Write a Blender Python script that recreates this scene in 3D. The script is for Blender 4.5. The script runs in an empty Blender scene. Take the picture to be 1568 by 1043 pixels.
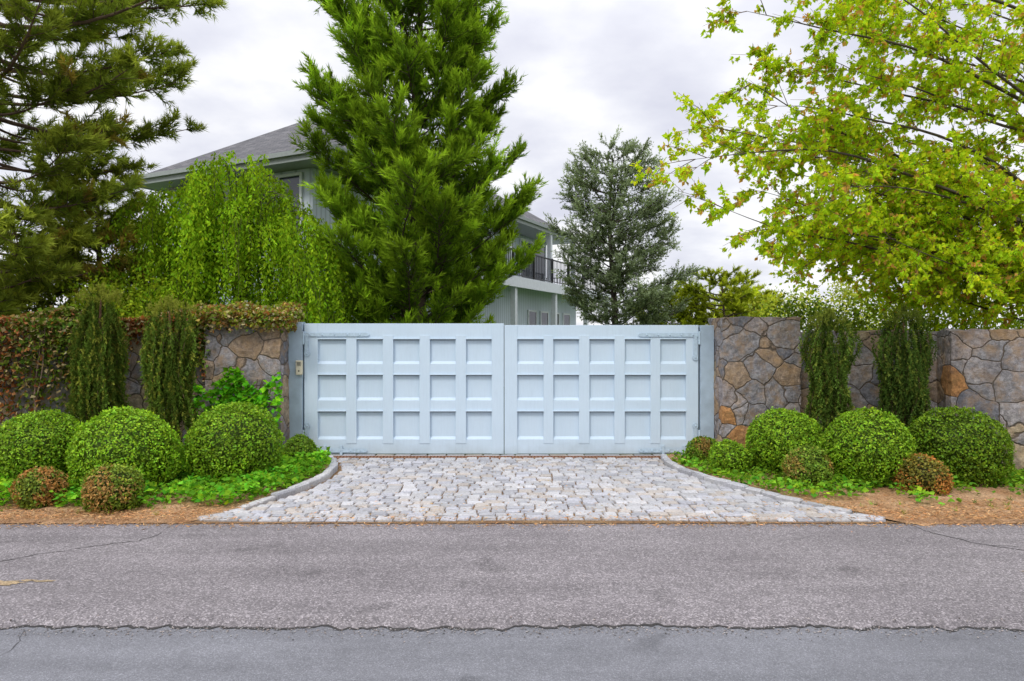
import bpy, math
import numpy as np
from mathutils import Vector, noise as mnoise
rng = np.random.default_rng(11)
scene = bpy.context.scene
A_ = np.array

def norm(a):
    return a/(np.linalg.norm(a, axis=-1, keepdims=True)+1e-9)

# ------------------------------------------------------------------ mesh builder
class MB:
    def __init__(s):
        s.v=[]; s.c=[]; s.loops=[]; s.tot=[]; s.mi=[]; s.sm=[]; s.n=0
    def add(s, v, f, mat=0, col=(1,1,1), smooth=False):
        v=np.asarray(v,float).reshape(-1,3); f=np.asarray(f,int)
        c=np.asarray(col,float)
        if c.ndim==1: c=np.tile(c,(len(v),1))
        s.v.append(v); s.c.append(c)
        s.loops.append((f+s.n).ravel()); s.tot.append(np.full(len(f),f.shape[1]))
        s.mi.append(np.full(len(f),mat)); s.sm.append(np.full(len(f),smooth)); s.n+=len(v)
    def build(s, name, mats, parent=None, bevel=0):
        me=bpy.data.meshes.new(name)
        v=np.concatenate(s.v); c=np.concatenate(s.c); l=np.concatenate(s.loops); t=np.concatenate(s.tot)
        me.vertices.add(len(v)); me.vertices.foreach_set('co', v.ravel())
        me.loops.add(len(l)); me.loops.foreach_set('vertex_index', l.astype(np.int32))
        me.polygons.add(len(t))
        st=np.concatenate([[0],np.cumsum(t)[:-1]])
        me.polygons.foreach_set('loop_start', st.astype(np.int32))
        me.polygons.foreach_set('loop_total', t.astype(np.int32))
        me.polygons.foreach_set('material_index', np.concatenate(s.mi).astype(np.int32))
        me.polygons.foreach_set('use_smooth', np.concatenate(s.sm).astype(bool))
        at=me.attributes.new('tint','FLOAT_COLOR','POINT')
        at.data.foreach_set('color', np.concatenate([c,np.ones((len(c),1))],1).ravel())
        for m in mats: me.materials.append(m)
        me.update(calc_edges=True); me.validate()
        ob=bpy.data.objects.new(name, me); scene.collection.objects.link(ob)
        if parent: ob.parent=parent
        if bevel:
            b=ob.modifiers.new('bevel','BEVEL'); b.width=bevel; b.segments=2; b.limit_method='ANGLE'
        return ob

def empty(name):
    e=bpy.data.objects.new(name,None); scene.collection.objects.link(e); return e

def box(mb, lo, hi, mat=0, col=(1,1,1), T=None):
    x0,y0,z0=lo; x1,y1,z1=hi
    v=A_([[x0,y0,z0],[x1,y0,z0],[x1,y1,z0],[x0,y1,z0],[x0,y0,z1],[x1,y0,z1],[x1,y1,z1],[x0,y1,z1]],float)
    if T is not None: v=T(v)
    mb.add(v,[[0,3,2,1],[4,5,6,7],[0,1,5,4],[1,2,6,5],[2,3,7,6],[3,0,4,7]],mat,col)

def tube(mb, pts, r, sides=5, mat=0, col=(1,1,1)):
    pts=np.asarray(pts,float); k=len(pts)
    r=np.broadcast_to(np.asarray(r,float),(k,))
    t=norm(np.gradient(pts,axis=0))
    ref=A_([0,0,1.]) if abs(t[:,2]).mean()<.8 else A_([1.,0,0])
    n1=norm(np.cross(t,ref)); n2=np.cross(t,n1)
    a=np.linspace(0,2*math.pi,sides,endpoint=False)
    ring=pts[:,None]+r[:,None,None]*(np.cos(a)[None,:,None]*n1[:,None]+np.sin(a)[None,:,None]*n2[:,None])
    i=np.arange(k-1)[:,None]*sides; j=np.arange(sides)[None]; j2=(j+1)%sides
    f=np.stack([i+j,i+j2,i+sides+j2,i+sides+j],-1).reshape(-1,4)
    mb.add(ring.reshape(-1,3),f,mat,col,True)

def leaves(mb, p, d, s, w=.6, col=(1,1,1), mat=1, nrm=None, nj=.45):
    p=np.asarray(p,float); n=len(p)
    if n==0: return
    d=norm(np.asarray(d,float)); s=np.broadcast_to(np.asarray(s,float),(n,))[:,None]
    ref=rng.normal(size=(n,3)) if nrm is None else nrm+rng.normal(size=(n,3))*nj
    side=norm(np.cross(d,ref)); up=np.cross(side,d)
    v=np.stack([p,p+d*s*.45+side*s*w*.5+up*s*.08,p+d*s,p+d*s*.45-side*s*w*.5+up*s*.08],1)
    c=np.asarray(col,float)
    if c.ndim==1: c=np.tile(c,(n,1))
    mb.add(v.reshape(-1,3),np.arange(4*n).reshape(n,4),mat,np.repeat(c,4,0))

def needles(mb, b, a, L, nl, n, w, col, mat=1, spread=(.35,.8)):
    b=np.asarray(b,float); N=len(b)
    if N==0: return
    a=norm(np.asarray(a,float))
    B=np.repeat(b,n,0); Ax=np.repeat(a,n,0); C=np.repeat(np.asarray(col,float),n,0)
    t=rng.uniform(0,1,N*n)[:,None]
    rad=norm(np.cross(Ax,rng.normal(size=(N*n,3))))
    al=rng.uniform(spread[0],spread[1],N*n)[:,None]*(1.15-.5*t)
    d=Ax*np.cos(al)+rad*np.sin(al)
    base=B+Ax*L*t; ln=nl*rng.uniform(.7,1.15,N*n)[:,None]
    side=norm(np.cross(d,rng.normal(size=(N*n,3))))*w*.5
    v=np.stack([base-side,base+side,base+d*ln],1)
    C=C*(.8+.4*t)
    mb.add(v.reshape(-1,3),np.arange(3*N*n).reshape(-1,3),mat,np.repeat(C,3,0))

def colvar(base,n,v=.2,yel=.12):
    base=np.asarray(base,float)
    f=np.clip(1+rng.normal(0,v,n),.35,2)[:,None]
    c=base*f
    y=rng.normal(0,yel,n)
    c[:,0]*=1+y; c[:,2]*=1-y*.5
    return np.clip(c,0.003,.9)

# ------------------------------------------------------------------ materials
def newmat(name):
    m=bpy.data.materials.new(name); m.use_nodes=True
    nt=m.node_tree; bs=nt.nodes['Principled BSDF']
    return m,nt,bs
def N(nt,t,**k):
    n=nt.nodes.new(t)
    for a,b in k.items(): setattr(n,a,b)
    return n
def noise(nt,vec,scale,detail=4,rough=.55):
    n=N(nt,'ShaderNodeTexNoise'); n.inputs['Scale'].default_value=scale
    n.inputs['Detail'].default_value=detail; n.inputs['Roughness'].default_value=rough
    nt.links.new(vec,n.inputs['Vector']); return n
def ramp(nt,fac,stops,interp='LINEAR'):
    r=N(nt,'ShaderNodeValToRGB'); r.color_ramp.interpolation=interp
    e=r.color_ramp.elements
    while len(e)<len(stops): e.new(.5)
    for i,(p,c) in enumerate(stops):
        e[i].position=p; e[i].color=(*c,1) if len(c)==3 else c
    nt.links.new(fac,r.inputs['Fac']); return r
def mix(nt,fac,a,b,mode='MIX'):
    m=N(nt,'ShaderNodeMix',data_type='RGBA',blend_type=mode)
    for s,v in ((0,fac),(6,a),(7,b)):
        if hasattr(v,'links'): nt.links.new(v,m.inputs[s])
        elif s==0: m.inputs[0].default_value=v
        else: m.inputs[s].default_value=(*v,1)
    return m.outputs[2]
def bump(nt,h,bs,strength=.5,dist=.01):
    b=N(nt,'ShaderNodeBump'); b.inputs['Strength'].default_value=strength; b.inputs['Distance'].default_value=dist
    nt.links.new(h,b.inputs['Height']); nt.links.new(b.outputs[0],bs.inputs['Normal'])
def g(v): return (v,v,v)

def leaf_mat(name,trans=.35,gloss=False,rough=.5,spec=.2):
    m,nt,bs=newmat(name)
    a=N(nt,'ShaderNodeAttribute',attribute_name='tint')
    if gloss:
        bs.inputs['Roughness'].default_value=rough; bs.inputs['Specular IOR Level'].default_value=spec
        nt.links.new(a.outputs['Color'],bs.inputs['Base Color']); d=bs
    else:
        nt.nodes.remove(bs); d=N(nt,'ShaderNodeBsdfDiffuse'); nt.links.new(a.outputs['Color'],d.inputs['Color'])
    tr=N(nt,'ShaderNodeBsdfTranslucent')
    mx=mix(nt,1.0,a.outputs['Color'],(1.2,1.15,.6),'MULTIPLY'); nt.links.new(mx,tr.inputs['Color'])
    ms=N(nt,'ShaderNodeMixShader'); ms.inputs[0].default_value=trans
    nt.links.new(d.outputs[0],ms.inputs[1]); nt.links.new(tr.outputs[0],ms.inputs[2])
    nt.links.new(ms.outputs[0],nt.nodes['Material Output'].inputs['Surface'])
    return m
M_leaf=leaf_mat('leaf_foliage',.46); M_needle=leaf_mat('needle_foliage',.3)
M_box=leaf_mat('boxwood_leaf',.25,True)

def simple(name,col,rough=.6,nscale=20,var=.15,b=.0,metal=0,spec=.4):
    m,nt,bs=newmat(name); tc=N(nt,'ShaderNodeTexCoord')
    n=noise(nt,tc.outputs['Object'],nscale,5)
    c=A_(col); r=ramp(nt,n.outputs['Fac'],[(.3,tuple(c*(1-var))),(.7,tuple(np.clip(c*(1+var),0,1)))])
    nt.links.new(r.outputs[0],bs.inputs['Base Color']); bs.inputs['Roughness'].default_value=rough
    bs.inputs['Metallic'].default_value=metal; bs.inputs['Specular IOR Level'].default_value=spec
    if b: bump(nt,n.outputs['Fac'],bs,b,.01)
    return m
def tinted(name,rough=.85,nscale=60,b=.4,var=.25):
    m,nt,bs=newmat(name); tc=N(nt,'ShaderNodeTexCoord')
    a=N(nt,'ShaderNodeAttribute',attribute_name='tint')
    n=noise(nt,tc.outputs['Object'],nscale,6,.65)
    r=ramp(nt,n.outputs['Fac'],[(.3,g(1-var)),(.7,g(1+var))])
    c=mix(nt,1.0,a.outputs['Color'],r.outputs[0],'MULTIPLY')
    nt.links.new(c,bs.inputs['Base Color']); bs.inputs['Roughness'].default_value=rough
    bs.inputs['Specular IOR Level'].default_value=.25
    bump(nt,n.outputs['Fac'],bs,b,.008); return m
M_bark=tinted('bark',.9,25,.9,.4)
M_granite=tinted('granite_block',.8,45,.6,.26)
M_debris=tinted('plant_litter',.9,80,.2,.2)

def stone_mat(name,scale=2.75,k=1.15):
    m,nt,bs=newmat(name); tc=N(nt,'ShaderNodeTexCoord')
    mp=N(nt,'ShaderNodeMapping'); mp.inputs['Scale'].default_value=(1,1,1.12)
    nt.links.new(tc.outputs['Object'],mp.inputs['Vector'])
    nd=noise(nt,mp.outputs[0],1.7,2)
    nd2=noise(nt,mp.outputs[0],9,3)
    sc=N(nt,'ShaderNodeVectorMath',operation='MULTIPLY_ADD'); sc.inputs[1].default_value=(.34,.34,.34)
    nt.links.new(nd.outputs['Color'],sc.inputs[0]); nt.links.new(mp.outputs[0],sc.inputs[2])
    sc2=N(nt,'ShaderNodeVectorMath',operation='MULTIPLY_ADD'); sc2.inputs[1].default_value=(.05,.05,.05)
    nt.links.new(nd2.outputs['Color'],sc2.inputs[0]); nt.links.new(sc.outputs[0],sc2.inputs[2])
    v1=N(nt,'ShaderNodeTexVoronoi'); v2=N(nt,'ShaderNodeTexVoronoi',feature='DISTANCE_TO_EDGE')
    for v in (v1,v2):
        v.inputs['Scale'].default_value=scale; nt.links.new(sc2.outputs[0],v.inputs['Vector'])
    sep=N(nt,'ShaderNodeSeparateColor'); nt.links.new(v1.outputs['Color'],sep.inputs[0])
    cr=ramp(nt,sep.outputs[0],[(0,(.24*k,.23*k,.24*k)),(.16,(.29*k,.255*k,.25*k)),(.28,(.36*k,.29*k,.20*k)),(.40,(.25*k,.24*k,.25*k)),
        (.54,(.17*k,.17*k,.19*k)),(.64,(.30*k,.28*k,.285*k)),(.80,(.30*k,.225*k,.165*k)),(.94,(.42*k,.21*k,.085*k))],'CONSTANT')
    n2=noise(nt,tc.outputs['Object'],17,10,.8); n3=noise(nt,tc.outputs['Object'],5.5,5,.65)
    r2=ramp(nt,n2.outputs['Fac'],[(.32,g(.42)),(.5,g(1.)),(.68,g(1.75))])
    c=mix(nt,1.0,cr.outputs[0],r2.outputs[0],'MULTIPLY')
    st=ramp(nt,n3.outputs['Fac'],[(.45,(0,0,0)),(.64,(.9,.9,.9))])
    c=mix(nt,st.outputs[0],c,mix(nt,.6,c,(.42,.26,.12)))
    n4=noise(nt,tc.outputs['Object'],2.6,5,.6); st2=ramp(nt,n4.outputs['Fac'],[(.36,(.7,.7,.7)),(.5,(0,0,0))])
    c=mix(nt,st2.outputs[0],c,mix(nt,.5,c,(.10,.10,.12)))
    mo=ramp(nt,v2.outputs['Distance'],[(.008,(1,1,1)),(.022,(0,0,0))])
    c=mix(nt,mo.outputs[0],c,(.125*k,.098*k,.075*k))
    nt.links.new(c,bs.inputs['Base Color']); bs.inputs['Roughness'].default_value=.85
    bs.inputs['Specular IOR Level'].default_value=.2
    h=ramp(nt,v2.outputs['Distance'],[(.005,g(0)),(.03,g(.75)),(.2,g(1))])
    ad=N(nt,'ShaderNodeMath',operation='MULTIPLY_ADD'); ad.inputs[1].default_value=1.3
    nt.links.new(n2.outputs['Fac'],ad.inputs[0]); nt.links.new(h.outputs[0],ad.inputs[2])
    bump(nt,ad.outputs[0],bs,.85,.03); return m
M_stone=stone_mat('granite_fieldstone_masonry')

def asphalt(name,c0,c1,grain,speck):
    m,nt,bs=newmat(name); tc=N(nt,'ShaderNodeTexCoord'); O=tc.outputs['Object']
    big=noise(nt,O,.9,5,.6); r=ramp(nt,big.outputs['Fac'],[(.3,c0),(.7,c1)])
    vo=N(nt,'ShaderNodeTexVoronoi'); vo.inputs['Scale'].default_value=grain; nt.links.new(O,vo.inputs['Vector'])
    sep=N(nt,'ShaderNodeSeparateColor'); nt.links.new(vo.outputs['Color'],sep.inputs[0])
    r2=ramp(nt,sep.outputs[0],[(0,g(1-speck)),(.55,g(1.)),(.85,g(1+speck)),(1,g(1+speck*2.6))])
    c=mix(nt,1.0,r.outputs[0],r2.outputs[0],'MULTIPLY')
    mid=noise(nt,O,7,5,.7); r3=ramp(nt,mid.outputs['Fac'],[(.3,g(.9)),(.5,g(1.)),(.7,g(1.07))])
    c=mix(nt,1.0,c,r3.outputs[0],'MULTIPLY')
    mp=N(nt,'ShaderNodeMapping'); mp.inputs['Scale'].default_value=(.35,2.6,1); nt.links.new(O,mp.inputs[0])
    w=noise(nt,mp.outputs[0],1.3,4); r4=ramp(nt,w.outputs['Fac'],[(.35,g(.87)),(.65,g(1.08))])
    c=mix(nt,1.0,c,r4.outputs[0],'MULTIPLY')
    s=noise(nt,O,1.6,3); r5=ramp(nt,s.outputs['Fac'],[(.30,g(.78)),(.36,g(1.))])
    c=mix(nt,1.0,c,r5.outputs[0],'MULTIPLY')
    nt.links.new(c,bs.inputs['Base Color']); bs.inputs['Roughness'].default_value=.85; bs.inputs['Specular IOR Level'].default_value=.3
    bump(nt,vo.outputs['Distance'],bs,.45,.004); return m
M_asph=asphalt('old_asphalt',(.178,.161,.166),(.218,.199,.203),105,.38)
M_road=asphalt('road_asphalt',(.160,.161,.174),(.183,.185,.20),170,.2)

def soil_mat(name,a,b):
    m,nt,bs=newmat(name); tc=N(nt,'ShaderNodeTexCoord'); O=tc.outputs['Object']
    n1=noise(nt,O,3,5); n2=noise(nt,O,45,7,.75)
    r=ramp(nt,n1.outputs['Fac'],[(.35,a),(.65,b)]); r2=ramp(nt,n2.outputs['Fac'],[(.35,g(.45)),(.5,g(1)),(.7,g(1.5))])
    cc=mix(nt,1.0,r.outputs[0],r2.outputs[0],'MULTIPLY')
    nt.links.new(cc,bs.inputs['Base Color']); bs.inputs['Roughness'].default_value=.95; bs.inputs['Specular IOR Level'].default_value=.1
    bump(nt,n2.outputs['Fac'],bs,.8,.02); return m
M_soil=soil_mat('mulch_soil',(.36,.20,.10),(.48,.31,.18))
M_joint=soil_mat('sandy_joint',(.22,.13,.07),(.30,.20,.11))
M_grass=soil_mat('grass',(.05,.09,.02),(.08,.13,.03))

def gate_mat():
    m,nt,bs=newmat('pale_blue_gate_paint'); tc=N(nt,'ShaderNodeTexCoord'); O=tc.outputs['Object']
    n=noise(nt,O,2.2,5,.6); mp=N(nt,'ShaderNodeMapping'); mp.inputs['Scale'].default_value=(14,14,1.2); nt.links.new(O,mp.inputs[0])
    s=noise(nt,mp.outputs[0],3,5,.7)
    r=ramp(nt,n.outputs['Fac'],[(.3,(.535,.655,.76)),(.7,(.575,.69,.79))])
    r2=ramp(nt,s.outputs['Fac'],[(.28,g(.95)),(.5,g(1.)),(.75,g(1.02))])
    c=mix(nt,1.0,r.outputs[0],r2.outputs[0],'MULTIPLY')
    sp=noise(nt,O,30,6,.8); r3=ramp(nt,sp.outputs['Fac'],[(.2,g(1)),(.745,g(1)),(.77,g(.55))])
    c=mix(nt,1.0,c,r3.outputs[0],'MULTIPLY')
    sz=N(nt,'ShaderNodeSeparateXYZ'); nt.links.new(O,sz.inputs[0])
    mm=N(nt,'ShaderNodeMath',operation='MULTIPLY_ADD'); mm.inputs[1].default_value=.35; nt.links.new(n.outputs['Fac'],mm.inputs[0]); nt.links.new(sz.outputs['Z'],mm.inputs[2])
    r4=ramp(nt,mm.outputs[0],[(.17,(.80,.77,.72)),(.36,(1,1,1))]); c=mix(nt,1.0,c,r4.outputs[0],'MULTIPLY')
    nt.links.new(c,bs.inputs['Base Color']); bs.inputs['Roughness'].default_value=.5; bs.inputs['Specular IOR Level'].default_value=.3
    bump(nt,s.outputs['Fac'],bs,.06,.004); return m
M_gate=gate_mat()
M_post=simple('gate_post_paint',(.38,.48,.57),.5,6,.12)
M_iron=simple('painted_iron',(.45,.57,.67),.45,30,.12,.2)
M_rust=simple('rusty_grate',(.24,.12,.07),.8,40,.4,.4)
M_black=simple('black_metal',(.02,.02,.022),.5,40,.2)
M_white=simple('white_trim',(.68,.71,.74),.6,10,.06)
M_fascia=simple('fascia_paint',(.30,.33,.32),.6,10,.08)
M_beige=simple('beige_plastic',(.60,.56,.42),.5,20,.06)
M_glass=simple('window_glass',(.03,.04,.05),.08,3,.3,spec=.8)
M_bluep=simple('solar_panel',(.08,.25,.45),.2,30,.2)
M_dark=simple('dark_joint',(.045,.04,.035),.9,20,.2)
M_rail_shade=simple('rail_shade_strip',(.10,.13,.16),.9,20,.2)  # dark colour standing in for shade under the gate rails
M_yel=soil_mat('worn_yellow_paint',(.46,.34,.20),(.34,.27,.18))
M_crack=simple('crack_fill',(.045,.042,.04),.95,50,.3)

def siding():
    m,nt,bs=newmat('blue_grey_siding'); tc=N(nt,'ShaderNodeTexCoord')
    w=N(nt,'ShaderNodeTexWave',bands_direction='DIAGONAL'); mp=N(nt,'ShaderNodeMapping'); mp.inputs['Scale'].default_value=(2.2,2.2,0)
    nt.links.new(tc.outputs['Object'],mp.inputs[0]); nt.links.new(mp.outputs[0],w.inputs['Vector']); w.inputs['Scale'].default_value=1.2
    r=ramp(nt,w.outputs['Fac'],[(.0,(.36,.41,.46)),(.12,(.53,.60,.67)),(1,(.58,.645,.72))])
    nt.links.new(r.outputs[0],bs.inputs['Base Color']); bs.inputs['Roughness'].default_value=.7
    return m
M_side=siding()
def shingles():
    m,nt,bs=newmat('roof_shingles'); tc=N(nt,'ShaderNodeTexCoord'); O=tc.outputs['Object']
    br=N(nt,'ShaderNodeTexBrick'); mp=N(nt,'ShaderNodeMapping'); mp.inputs['Rotation'].default_value=(math.radians(90),0,0)
    nt.links.new(O,mp.inputs[0]); nt.links.new(mp.outputs[0],br.inputs['Vector'])
    br.inputs['Scale'].default_value=1; br.inputs['Brick Width'].default_value=.3; br.inputs['Row Height'].default_value=.085
    br.inputs['Mortar Size'].default_value=.008
    br.inputs['Color1'].default_value=(.085,.085,.092,1); br.inputs['Color2'].default_value=(.15,.145,.15,1); br.inputs['Mortar'].default_value=(.04,.04,.045,1)
    n=noise(nt,O,2,4); r=ramp(nt,n.outputs['Fac'],[(.3,g(.8)),(.7,g(1.2))])
    c=mix(nt,1.0,br.outputs['Color'],r.outputs[0],'MULTIPLY'); nt.links.new(c,bs.inputs['Base Color']); bs.inputs['Roughness'].default_value=.9
    return m
M_roof=shingles()

# ------------------------------------------------------------------ ground
mb=MB(); mb.add([[-500,-300,-.08],[500,-300,-.08],[500,900,-.08],[-500,900,-.08]],[[0,1,2,3]])
mb.build('ground',[M_grass])
mb=MB(); mb.add([[-80,-5,-.035],[80,-5,-.035],[80,4.6,-.035],[-80,4.6,-.035]],[[0,1,2,3]])
mb.build('road',[M_road])

def fbm(x,y,s=1.,o=4,seed=0.):
    return mnoise.fractal(Vector((x*s+seed,y*s-seed,seed*.7)),1.0,2.0,o)
pav=empty('pavement')
mb=MB()
xs=np.concatenate([np.linspace(-60,-8,60),np.arange(-7.98,8,.02),np.linspace(8.02,60,60)])
e=A_([4.27+.03*fbm(x,0,.5,3)+.045*fbm(x,3,3,4)+.05*fbm(x,9,9,5) for x in xs])
rows=[(.0,-.036),(.018,-.026),(.045,-.016),(.085,-.005),(.15,.0),(.4,0),(2.2,0)]
V=[]
for j,(dy,z) in enumerate(rows):
    zz=A_([z+(.010*fbm(x,dy*5,22,3) if 0<j<5 else 0) for x in xs])
    yy=e+dy*(1+ (.7*A_([fbm(x,5,9,2) for x in xs]) if 0<j<4 else 0))
    if j==6: yy=np.full(len(xs),6.75)
    V.append(np.stack([xs,yy,zz],1))
n=len(xs); i=np.arange(n-1)[None]; j=np.arange(len(rows)-1)[:,None]*n
F=np.stack([i+j,i+j+1,i+j+n+1,i+j+n],-1).reshape(-1,4)
mb.add(np.concatenate(V),F,0,smooth=True)
mb.build('old_asphalt_strip',[M_asph],pav)
mb=MB()
V1=np.stack([xs,e-.010-.03*np.abs(A_([fbm(x,7,6,4) for x in xs])),np.full(n,-.031)],1); V2=np.stack([xs,e+.02,np.full(n,-.031)],1)
i=np.arange(n-1); mb.add(np.concatenate([V1,V2]),np.stack([i,i+1,i+1+n,i+n],1),0)
mb.build('lip_gap',[M_crack],pav)
def pebbles(mb,p,s,col):
    base=A_([[1,0,0],[0,1,0],[-1,0,0],[0,-1,0],[0,0,.7],[0,0,-.5]],float)
    f=A_([[0,1,4],[1,2,4],[2,3,4],[3,0,4],[1,0,5],[2,1,5],[3,2,5],[0,3,5]])
    n=len(p); th=rng.uniform(0,6.28,n); c,s_=np.cos(th),np.sin(th)
    R=np.zeros((n,3,3)); R[:,0,0]=c;R[:,0,1]=-s_;R[:,1,0]=s_;R[:,1,1]=c;R[:,2,2]=1
    v=np.einsum('nij,nkj->nki',R,base[None]*rng.uniform(.6,1.3,(n,6,1)))*s[:,None,None]+p[:,None]
    mb.add(v.reshape(-1,3),(f[None]+6*np.arange(n)[:,None,None]).reshape(-1,3),0,np.repeat(col,6,0))
mb=MB(); k=2600
px=rng.uniform(-5,5,k); py=4.25+rng.normal(0,.05,k)-np.abs(rng.normal(0,.03,k))
pz=np.where(py<4.27,-.030,.001)
pebbles(mb,np.stack([px,py,pz],1),rng.uniform(.002,.008,k),colvar((.24,.22,.21),k,.35,.05))
k=700; px=rng.uniform(-6.5,6.5,k); py=rng.uniform(4.4,6.6,k)
pebbles(mb,np.stack([px,py,np.full(k,.002)],1),rng.uniform(.002,.005,k),colvar((.33,.30,.28),k,.3,.05))
mb.build('loose_gravel',[M_debris],pav)
def ribbon(mb,pts,w,z,jit=.02,step=.04):
    P=[]
    for a,b in zip(pts[:-1],pts[1:]):
        a=A_(a,float);b=A_(b,float);m=max(2,int(np.linalg.norm(b-a)/step))
        for t in np.linspace(0,1,m,endpoint=False): P.append(a+(b-a)*t)
    P=A_(P); P=P+rng.normal(0,jit*.3,P.shape)+jit*A_([[fbm(p[0],p[1],5,3,1.),fbm(p[0],p[1],5,3,8.)] for p in P])*2
    t=norm(np.gradient(P,axis=0)); nn=np.stack([-t[:,1],t[:,0]],1); ww=w*rng.uniform(.3,1.3,len(P))[:,None]
    a=P+nn*ww/2; b=P-nn*ww/2; z_=np.full((len(P),1),z); k=len(P); i=np.arange(k-1)
    mb.add(np.concatenate([np.hstack([a,z_]),np.hstack([b,z_])]),np.stack([i,i+1,i+1+k,i+k],1),0)
mb=MB()
ribbon(mb,[(-3.2,6.25),(-3.25,6.0),(-3.75,5.75),(-4.2,5.3),(-5.2,4.95)],.010,.003)
ribbon(mb,[(3.75,6.6),(3.85,6.2),(4.1,5.85),(4.6,5.55),(5.2,5.1)],.011,.003)
ribbon(mb,[(4.1,5.85),(5.2,5.7),(6.5,5.6)],.007,.003)
ribbon(mb,[(-3.0,4.2),(-2.9,3.9),(-3.05,3.5)],.004,-.031)
mb.build('pavement_cracks',[M_crack],pav)
def blot(mb,cx,cy,rx,ry,z,seed=0.):
    a=np.linspace(0,2*math.pi,60,endpoint=False)
    r=A_([1+.6*fbm(math.cos(t)*1.2,math.sin(t)*1.2,2.2,4,seed) for t in a])
    v=np.stack([cx+rx*r*np.cos(a),cy+ry*r*np.sin(a),np.full(60,z)],1)
    v=np.vstack([v,[cx,cy,z]]); i=np.arange(60)
    mb.add(v,np.stack([i,(i+1)%60,np.full(60,60)],1),0)
mb=MB(); blot(mb,-3.70,4.95,.15,.045,.004,2.); blot(mb,-3.42,4.99,.08,.02,.004,3.); blot(mb,4.05,5.2,.14,.03,.004,5.); blot(mb,-3.55,5.0,.05,.02,.004,7.)
mb.build('worn_yellow_marking',[M_yel],pav)

# ------------------------------------------------------------------ driveway
LY=A_([6.5,6.75,7.0,7.55,8.1,8.61,9.1,9.5,10.0,10.5]); LX=A_([-3.15,-2.93,-2.76,-2.53,-2.38,-2.31,-2.34,-2.42,-2.63,-2.8])
RY=A_([6.5,6.75,7.0,7.4,8.23,8.9,9.5,10.0,10.5]); RX=A_([3.75,3.50,3.27,2.93,2.46,2.22,2.13,2.17,2.3])
xl=lambda y:np.interp(y,LY,LX); xr=lambda y:np.interp(y,RY,RX)
drv=empty('cobblestone_driveway')
mb=MB(); yy=np.linspace(6.55,10.5,60); a=np.stack([xl(yy)-.05,yy,np.full(60,.006)],1); b=np.stack([xr(yy)+.05,yy,np.full(60,.006)],1)
i=np.arange(59); mb.add(np.concatenate([a,b]),np.stack([i,i+60,i+61,i+1],1),0); mb.build('joint_bed',[M_joint],drv)
mb=MB()
def block(mb,cx,cy,w,d,h,rot,z0,col,ch=.012,jit=.005):
    hw,hd=w/2,d/2
    base=[]
    for (s,z,ins) in ((0,z0-.02,0),(1,z0+h-ch,0),(2,z0+h,ch)):
        for sx,sy in ((-1,-1),(1,-1),(1,1),(-1,1)):
            jx,jy=rng.normal(0,jit,2)
            base.append([sx*(hw-ins)+jx,sy*(hd-ins)+jy,z+rng.normal(0,.0022)])
    v=A_(base); v[4:8,:2]=v[0:4,:2]; c,s=math.cos(rot),math.sin(rot)
    x=v[:,0]*c-v[:,1]*s+cx; y=v[:,0]*s+v[:,1]*c+cy; v[:,0]=x; v[:,1]=y
    f=[[8,9,10,11]]
    for k in range(4):
        k2=(k+1)%4; f+= [[k,k2,4+k2,4+k],[4+k,4+k2,8+k2,8+k]]
    mb.add(v,f,0,col,False)
y=6.62
pal=[(.42,.415,.42),(.38,.38,.395),(.455,.445,.445),(.35,.35,.37),(.43,.39,.355),(.42,.42,.45),(.47,.465,.475)]
while y<10.02:
    d=rng.uniform(.115,.14)
    x=xl(y)+.02+rng.uniform(0,.05)
    while x<xr(y)-.03:
        w=rng.uniform(.12,.21); w=min(w,max(xr(y)-x,.08))
        col=A_(pal[rng.integers(len(pal))])*rng.uniform(.85,1.12)
        yc=y+d/2+.03*math.sin(x*1.3+1)+rng.normal(0,.003)
        block(mb,x+w/2,yc,w-.014,d-.014,.024+rng.normal(0,.003),rng.normal(0,.010),.006,col,.012,.0035)
        x+=w
    y+=d
mb.build('granite_setts',[M_granite],drv)
mb=MB()
for (fx,s) in ((xl,-1),(xr,1)):
    y=6.66
    while y<10.0:
        L=rng.uniform(.2,.32); x0,x1=fx(y),fx(y+.01); dx=(x1-x0)/.01
        ang=math.atan2(1,dx); st=L*math.sin(ang)
        xm=fx(y+st/2)+s*.055
        h=.03+.06*min(1,(y-6.6)/1.2)
        block(mb,xm,y+st/2,L-.012,.095,h+rng.normal(0,.004),ang,.0,A_(pal[rng.integers(4)])*rng.uniform(.9,1.2),.015)
        y+=st
mb.build('kerb_edging',[M_granite],drv)
mb=MB(); box(mb,(-2.75,10.1,-.01),(2.3,10.22,.012),0)
for x in np.arange(-2.7,2.3,.05): box(mb,(x,10.095,.012),(x+.028,10.225,.026),1)
box(mb,(-2.75,10.075,-.01),(2.3,10.095,.03),1); box(mb,(-2.75,10.225,-.01),(2.3,10.245,.03),1)
mb.build('drain_grate',[M_dark,M_rust],drv)
mb=MB()
x=-3.1
while x<3.0:
    w=rng.uniform(.2,.3); block(mb,x+w/2,10.34,w-.012,.16,.02,0,.006,A_(pal[rng.integers(6)])*.9); x+=w
mb.build('threshold_setts',[M_granite],drv)

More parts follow.
